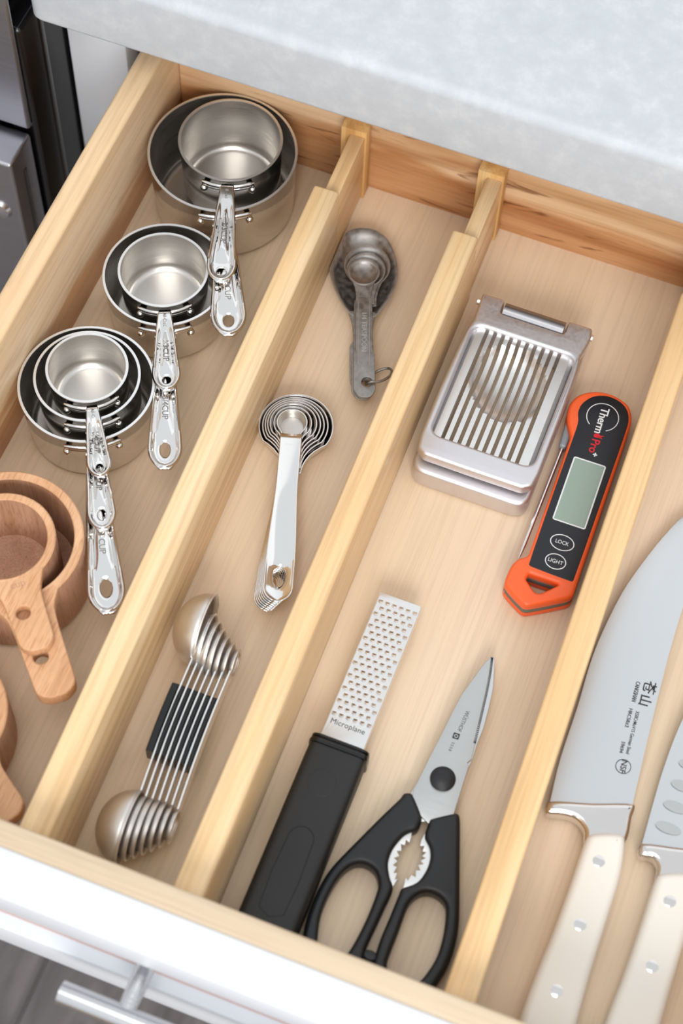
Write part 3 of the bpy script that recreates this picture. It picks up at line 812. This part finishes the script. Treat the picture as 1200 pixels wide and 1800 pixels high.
for (bxc, byc, a, b, s) in ((11.77, 29.93, .72, .52, 'LOCK'), (11.79, 28.57, .62, .50, 'LIGHT')):
    outline_ring('button_ring', ell(bxc, byc, a, b, .0, 40), .03, 1.74, 'white_print', pn)
    lettering('lettering', s, .36, (bxc, byc), .02, 1.737, 'white_print', pn, fit=.82 if s == 'LOCK' else .92)
outline_ring('logo_arc', ell(11.41, 39.3, 1.0, 1.0, 0, 44, math.radians(-62), math.radians(232)), .028, 1.737, 'white_print', pn, False)
ta = math.radians(-87)
lettering('lettering', 'Therm', .74, (11.42, 39.02), ta, 1.737, 'white_print', pn, bold=.012, spacing=.96)
lettering('lettering', 'Pro', .74, (11.53, 37.10), ta, 1.737, 'red_print', pn, bold=.012, spacing=.96)
lettering('lettering', '+', .5, (11.75, 36.52), ta, 1.737, 'white_print', pn, bold=.02)
fl = smooth_pts([(11.28, 37.88), (11.36, 38.02), (11.55, 38.04), (11.68, 37.96), (11.92, 38.02), (11.76, 37.88), (11.86, 37.76), (11.64, 37.76), (11.42, 37.72), (11.30, 37.77)], 3)
plate('flame_mark', [fl], 1.73, 1.743, 'red_print', pn, .002)
V, F = tube([(9.69, 37.0, .8), (9.62, 29.4, .8), (9.615, 28.9, .8), (9.61, 28.45, .8)], .14, 12)
V = [v if v.y > 29.0 else Vector((9.612 + (v.x - 9.612) * (.75 if v.y > 28.6 else .3), v.y, .8 + (v.z - .8) * (.75 if v.y > 28.6 else .3))) for v in map(Vector, V)]
mk('probe', V, F, 'chrome', th, angle=40)
plate('probe_hinge', [round_poly([(9.3, 38.9), (9.95, 38.9), (9.95, 36.7), (9.45, 36.7)], .2, 4)], .45, 1.15, 'hinge_grey', th, .15, 3)
V, F = lathe([(0, -.02), (.09, 0), (.07, .04), (0, .06)], (0, 0, 0), 12)
mk('screw', [(9.52 + -v[2] * .7, 26.0 - v[2] * .7 + v[0] * .7, .8 + v[1]) for v in V], F, 'chrome', th)

# ================================================================== ZESTER
ze = thing('zester', 'steel grater blade zester with a black handle cover', 'zester', (4.05, 11, 0))
bx0, bx1, by0, by1 = 2.74, 5.30, 12.7, 22.88
holes = []; lips = []
rows = 19
for k in range(rows):
    y = 14.72 + (22.35 - 14.72) * k / (rows - 1); odd = k % 2
    n = 6 if not odd else 5
    for j in range(n):
        x = 4.02 + (j - (n - 1) / 2) * .43
        h = [(x - .11, y + .07), (x - .13, y - .01), (x - .08, y - .09), (x + .08, y - .09), (x + .13, y - .01), (x + .11, y + .07)]
        holes.append(h[::-1])
        ar = [(x - .12, y + .01, 1.50), (x - .10, y - .08, 1.545), (x, y - .115, 1.565), (x + .10, y - .08, 1.545), (x + .12, y + .01, 1.50)]
        lips.append(tube(ar, .028, 5))
bl = plate('grater_blade', [round_poly([(bx0, by0), (bx1, by0), (bx1, by1), (bx0, by1)], .08, 2)] + holes, 1.43, 1.50, 'tray', ze, .01, 1)
o = mk('grating_teeth', *merge(*lips), 'rim', bl, smooth=True); props(o, None, None, None, 'stuff')
for s, x in ((-1, bx0), (1, bx1)): bx('side_flange', 'rim', bl, x - .035, x + .035, by0, by1, .95, 1.47, .02, 1)
lettering('lettering', 'Microplane', .46, (3.98, 14.2), 0.0, 1.503, 'ink', bl, .004, spacing=1.02)
def rr_section(x0, x1, z0, z1, rad, y, n=6):
    return [(x, y, z) for x, z in round_poly([(x0, z0), (x1, z0), (x1, z1), (x0, z1)], rad, n)]
secs = []
for y, e in ((.55, .35), (.62, .15), (.8, .04), (1.2, 0), (4, 0), (8, 0), (11.6, 0), (12.4, .02)):
    secs.append(rr_section(2.36 + e, 5.74 - e, .05 + e, 2.42 - e * .6, .55, y))
hd = mk('handle_cover', *loft(secs), 'rubber', ze, angle=40)
secs = [rr_section(2.28 + e, 5.84 - e, .02 + e, 2.5 - e, .6, y) for y, e in ((12.3, .1), (12.36, .02), (12.5, 0), (12.64, .03), (12.70, .1), (12.76, .04), (12.88, .05), (12.96, .22))]
mk('collar', *loft(secs), 'gloss_black', ze, angle=40)
V, F = lathe([(.82, 0), (.8, .015), (.6, .02), (0, .02)], (3.95, 10.2, 2.415), 40); mk('thumb_rest', V, F, 'rubber', hd)
cp = [(4.05 + .72 * math.cos(a), 6.7 + .75 * math.sin(a)) for a in [PI * k / 14 for k in range(15)]] + [(4.05 - .72, 2.4), (4.05 + .72, 2.4)]
V, F = tube([(x, y, 2.42) for x, y in smooth_pts(cp, 2)], .022, 6, closed=True); mk('moulded_outline', V, F, 'gloss_black', hd)

# ================================================================== KITCHEN SHEARS
sc = thing('kitchen_shears', 'closed kitchen shears with black handles and steel blades', 'scissors', (9.8, 11, 0))
BLD = [(10.29, 21.63), (10.13, 21.47), (9.86, 20.72), (9.65, 19.82), (9.37, 18.71), (9.21, 17.27), (9.09, 15.8), (8.94, 14.39), (8.75, 12.12), (8.95, 11.2), (10.21, 10.6), (10.4, 10.9), (11.36, 11.5), (11.21, 14.59), (11.06, 14.83), (11.21, 15.11), (11.16, 15.57), (11.09, 16.18), (10.96, 17.33), (10.83, 18.41), (10.69, 19.5), (10.51, 20.59)]
ub = plate('upper_blade', [BLD], .88, 1.08, 'blade2', sc, .03)
BL2 = [(10.36, 21.7), (10.62, 20.92), (10.95, 19.73), (11.11, 18.48), (11.23, 17.24), (11.2, 16.24), (11.26, 15.23), (11.1, 13.5), (10.0, 10.7), (9.6, 10.6), (8.66, 12.01), (8.97, 14.29), (9.49, 17.23), (9.95, 20.14)]
plate('lower_blade', [BL2], .66, .87, 'blade', sc, .03)
V, F = lathe([(.72, 0), (.74, .12), (.70, .22), (.5, .33), (.25, .38), (0, .395)], (10.08, 13.35, 1.08), 40); mk('pivot_cap', V, F, 'black', sc)
HL = [(8.24, 11.43), (8.31, 11.71), (8.49, 11.85), (8.76, 11.88), (9.23, 11.42), (9.73, 10.81), (9.81, 10.43), (9.74, 10.01), (9.34, 9.64), (9.12, 9.28), (8.88, 8.48), (8.91, 7.65), (9.25, 6.95), (9.66, 6.38), (9.61, 5.26), (9.54, 4.06), (9.46, 2.77), (9.53, 2.14), (9.44, 1.18), (8.79, 0.5), (7.76, 0.3), (6.81, 0.6), (6.22, 1.45), (5.98, 2.28), (5.84, 3.27), (5.82, 4.43), (5.94, 5.61), (6.2, 6.57), (6.84, 8.16), (7.59, 9.96)]
HLH = [(6.82, 2.26), (6.5, 3.65), (6.54, 5.12), (6.76, 6.15), (7.16, 6.81), (7.7, 7.06), (8.39, 6.89), (8.82, 6.32), (8.91, 5.72), (8.9, 4.35), (8.79, 3.04), (8.62, 2.11), (8.36, 1.35), (7.76, 1.11), (7.16, 1.47)]
HR = [(10.21, 10.77), (10.32, 10.95), (11.41, 11.71), (11.65, 11.69), (11.86, 11.28), (12.8, 8.55), (13.62, 6.13), (13.88, 4.89), (13.92, 3.66), (13.79, 2.72), (13.5, 1.82), (12.84, 1.04), (11.77, 0.62), (10.83, 0.87), (10.22, 1.62), (10.09, 2.16), (10.0, 3.52), (10.05, 4.8), (10.08, 6.17), (10.12, 6.56), (10.77, 7.19), (11.01, 8.02), (10.98, 8.75), (10.73, 9.31), (10.28, 9.8)]
HRH = [(10.84, 2.25), (10.77, 2.86), (10.78, 4.27), (10.77, 5.72), (10.99, 6.39), (11.44, 6.81), (12.05, 6.87), (12.65, 6.56), (12.93, 5.85), (13.12, 4.85), (13.18, 3.71), (13.0, 2.75), (12.73, 2.07), (12.13, 1.58), (11.34, 1.6)]
plate('handle', [smooth_pts(HL, 4), smooth_pts(HLH, 4)[::-1]], .12, 1.30, 'black', sc, .32, 5)
plate('handle', [smooth_pts(HR, 4), smooth_pts(HRH, 4)[::-1]], .12, 1.30, 'black', sc, .32, 5)
plate('stop_nub', [ell(9.78, 2.45, .42, .3, 0, 20)], .3, 1.1, 'black', sc, .12, 3)
def teeth(outer):
    o = smooth_pts(outer, 3, False); C = Vector((9.95, 8.25)); inn = []
    for i, p in enumerate(o):
        v = Vector(p); d_ = (C - v).normalized(); inn.append(tuple(v + d_ * (.50 if i % 2 else .26)))
    ou = [tuple(Vector(p) + (Vector(p) - C).normalized() * .25) for p in o]
    return ou + inn[::-1]
TL = [(9.52, 9.75), (9.1, 9.36), (8.86, 8.56), (8.9, 7.73), (9.24, 7.03), (9.62, 6.55)]
TR = [(10.2, 9.83), (10.72, 9.39), (10.96, 8.83), (10.99, 8.1), (10.76, 7.27), (10.16, 6.75)]
plate('nutcracker_jaw', [teeth(TL)], .5, .98, 'tray', sc, .02, 1)
plate('nutcracker_jaw', [teeth(TR)], .5, .98, 'tray', sc, .02, 1)
ser = []
edge = [(11.1, 16.1), (10.96, 17.33), (10.83, 18.41), (10.69, 19.5), (10.51, 20.59), (10.31, 21.5)]
ep = smooth_pts(edge, 12, False)
for i, p in enumerate(ep):
    x, y = p; ser.append(box(x - .13, x + .02, y - .025, y + .025, 1.06, 1.092, 0))
o = mk('serration', *merge(*ser), 'ink', ub, smooth=False); props(o, None, None, None, 'stuff')
lettering('lettering', 'W\u00dcSTHOF', .34, (10.0, 17.12), math.radians(-93), 1.083, 'ink', ub, .003, fit=1.38)
lettering('lettering', '5558', .24, (9.88, 15.4), math.radians(-93), 1.083, 'ink', ub, .003, spacing=1.3)
plate('logo_mark', [round_poly([(9.72, 16.28), (10.1, 16.3), (10.11, 15.92), (9.73, 15.9)], .04, 2), ell(9.915, 16.1, .12, .12, 0, 16)[::-1]], 1.078, 1.086, 'ink', ub, .001)
plate('logo_mark', [ell(9.915, 16.1, .07, .07, 0, 12)], 1.078, 1.086, 'ink', ub, .001)

# ================================================================== KNIVES
def knife(name, label, edge, spine, off, rot, bol, dimples=False):
    c0 = Vector((19.7, 11.8)) 
    def T(p):
        v = Vector((p[0], p[1])) - c0; cs, sn = math.cos(rot), math.sin(rot)
        return (c0.x + v.x * cs - v.y * sn + off[0], c0.y + v.x * sn + v.y * cs + off[1])
    org = T((19.7, 12))
    t = thing(name, label, 'knife', (org[0], org[1], 0))
    # blade: hollow faces between the cutting edge and the spine
    E_ = smooth_pts(edge, 5, False); P_ = smooth_pts(spine, 5, False)
    def samp(c, f):
        L = [0]
        for a, b in zip(c, c[1:]): L.append(L[-1] + (Vector(b) - Vector(a)).length)
        q = f * L[-1]
        for i in range(len(c) - 1):
            if q <= L[i + 1] + 1e-9:
                k = (q - L[i]) / max(1e-9, L[i + 1] - L[i]); return Vector(c[i]).lerp(Vector(c[i + 1]), k)
        return Vector(c[-1])
    rings = []; ac = [0, .03, .2, .4, .6, .8, .97, 1]
    for k in range(41):
        f = k / 40; a = samp(E_, f); b = samp(P_, f); top = []; bot = []
        for q in ac:
            p = T(a.lerp(b, q)); hz = .012 + .10 * min(1, q * 1.15) ** .7
            if k == 40: hz *= .3
            top.append((*p, .84 + hz)); bot.append((*p, .84 - hz))
        rings.append(top + bot[::-1])
    bl = mk('blade', *loft(rings), 'blade', t, angle=40)
    plate('bolster', [[T(p) for p in smooth_pts(bol, 4)]], .28, 1.42, 'spoon', t, .35, 4)
    hn = [(18.72, 12.94), (19.05, 13.36), (20.25, 13.84), (20.72, 13.68), (21.1, 11.77), (21.15, 9.45), (21.2, 5.58), (21.32, 2.6), (21.2, 1.7), (20.2, 1.25), (18.9, 1.35), (18.42, 2.1), (18.47, 5), (18.6, 7.03), (18.68, 10)]
    h = plate('handle', [[T(p) for p in smooth_pts(hn, 4)]], .05, 1.75, 'ivory', t, .5, 6)
    for p in ((19.74, 11.8), (19.86, 8.01), (19.78, 4.13)):
        q = T(p); V, F = lathe([(.36, -.05), (.36, .005), (.33, .018), (0, .02)], (*q, 1.74), 28); mk('rivet', V, F, 'spoon', h)
    if dimples:
        for k in range(8):
            q = T((18.55 + k * .06, 16.1 + k * 1.35)); ol = ell(q[0], q[1], .75, .3, rot + .12, 24)
            V = [(*q, .935)] + [(x, y, .945) for x, y in ol]; 
            V, F = lathe([(.02, -.03), (.6, -.012), (1, .008)], (0, 0, 0), 24)
            mk('dimple', [(q[0] + v[0] * .75, q[1] + v[1] * .33, .93 + v[2]) for v in V], F, 'blade2', bl)
    return t, bl
EDGE = [(16.2, 14.12), (15.92, 17), (15.86, 20.55), (15.72, 23.54), (15.82, 25.92), (16.18, 28.83), (16.86, 31.51), (17.43, 33.3), (18.08, 34.92), (19.1, 36.6)]
SPINE = [(20.57, 15.97), (20.51, 16.61), (20.19, 20.7), (19.87, 25.71), (19.75, 30), (19.5, 34), (19.14, 36.7)]
SPINE[0] = (20.6, 15.6)
BOL = [(16.15, 14.3), (16.2, 13.55), (17.0, 13.75), (17.81, 13.8), (18.45, 13.4), (18.8, 12.7), (20.72, 13.4), (20.73, 15.13), (20.6, 15.9), (18.4, 15.1)]
kn, kb = knife('chef_knife', 'large ivory-handled chef knife with a full wide blade beside the divider', EDGE, SPINE, (0, 0), 0, BOL)
kang = math.radians(-85.5)
lettering('lettering', 'CANGSHAN', .36, (18.74, 22.63), kang, .958, 'ink', kb, .003, fit=1.3, bold=.004)
lettering('lettering', 'X50CrMoV15 German Steel', .30, (19.3, 20.12), kang, .960, 'ink', kb, .003, fit=2.75, bold=.003)
lettering('lettering', 'HRC58\u00b12', .30, (18.83, 20.9), kang, .958, 'ink', kb, .003, fit=1.2, bold=.003)
lettering('lettering', '59694', .30, (19.0, 19.03), kang, .958, 'ink', kb, .003, fit=.72, bold=.003)
lettering('lettering', 'NSF', .48, (19.41, 17.93), kang, .955, 'ink', kb, .003, bold=.008)
outline_ring('logo_ring', ell(19.41, 17.93, .43, .43, 0, 36), .022, .957, 'ink', kb)
lettering('lettering', '\u82cd', .85, (19.36, 23.17), kang, .960, 'ink', kb, .003, bold=.008)
lettering('lettering', '\u5c71', .78, (19.36, 22.28), kang, .960, 'ink', kb, .003, bold=.012)
E2 = [(17.45, 14.5), (17.38, 16.2), (17.3, 19.3), (17.45, 22.5), (18.0, 26.0), (19.0, 29.2), (20.0, 30.6)]
S2 = [(21.9, 15.9), (21.85, 20), (21.7, 25), (21.3, 28.5), (20.05, 30.7)]
B2 = [(17.4, 14.6), (17.5, 13.85), (18.2, 13.95), (18.6, 13.6), (18.85, 12.7), (20.72, 13.4), (21.2, 14.6), (21.85, 16.0), (19.6, 15.2)]
knife('santoku_knife', 'ivory-handled knife with a dimpled blade at the right edge of the drawer', E2, S2, (4.3, -.74), .0, B2, True)
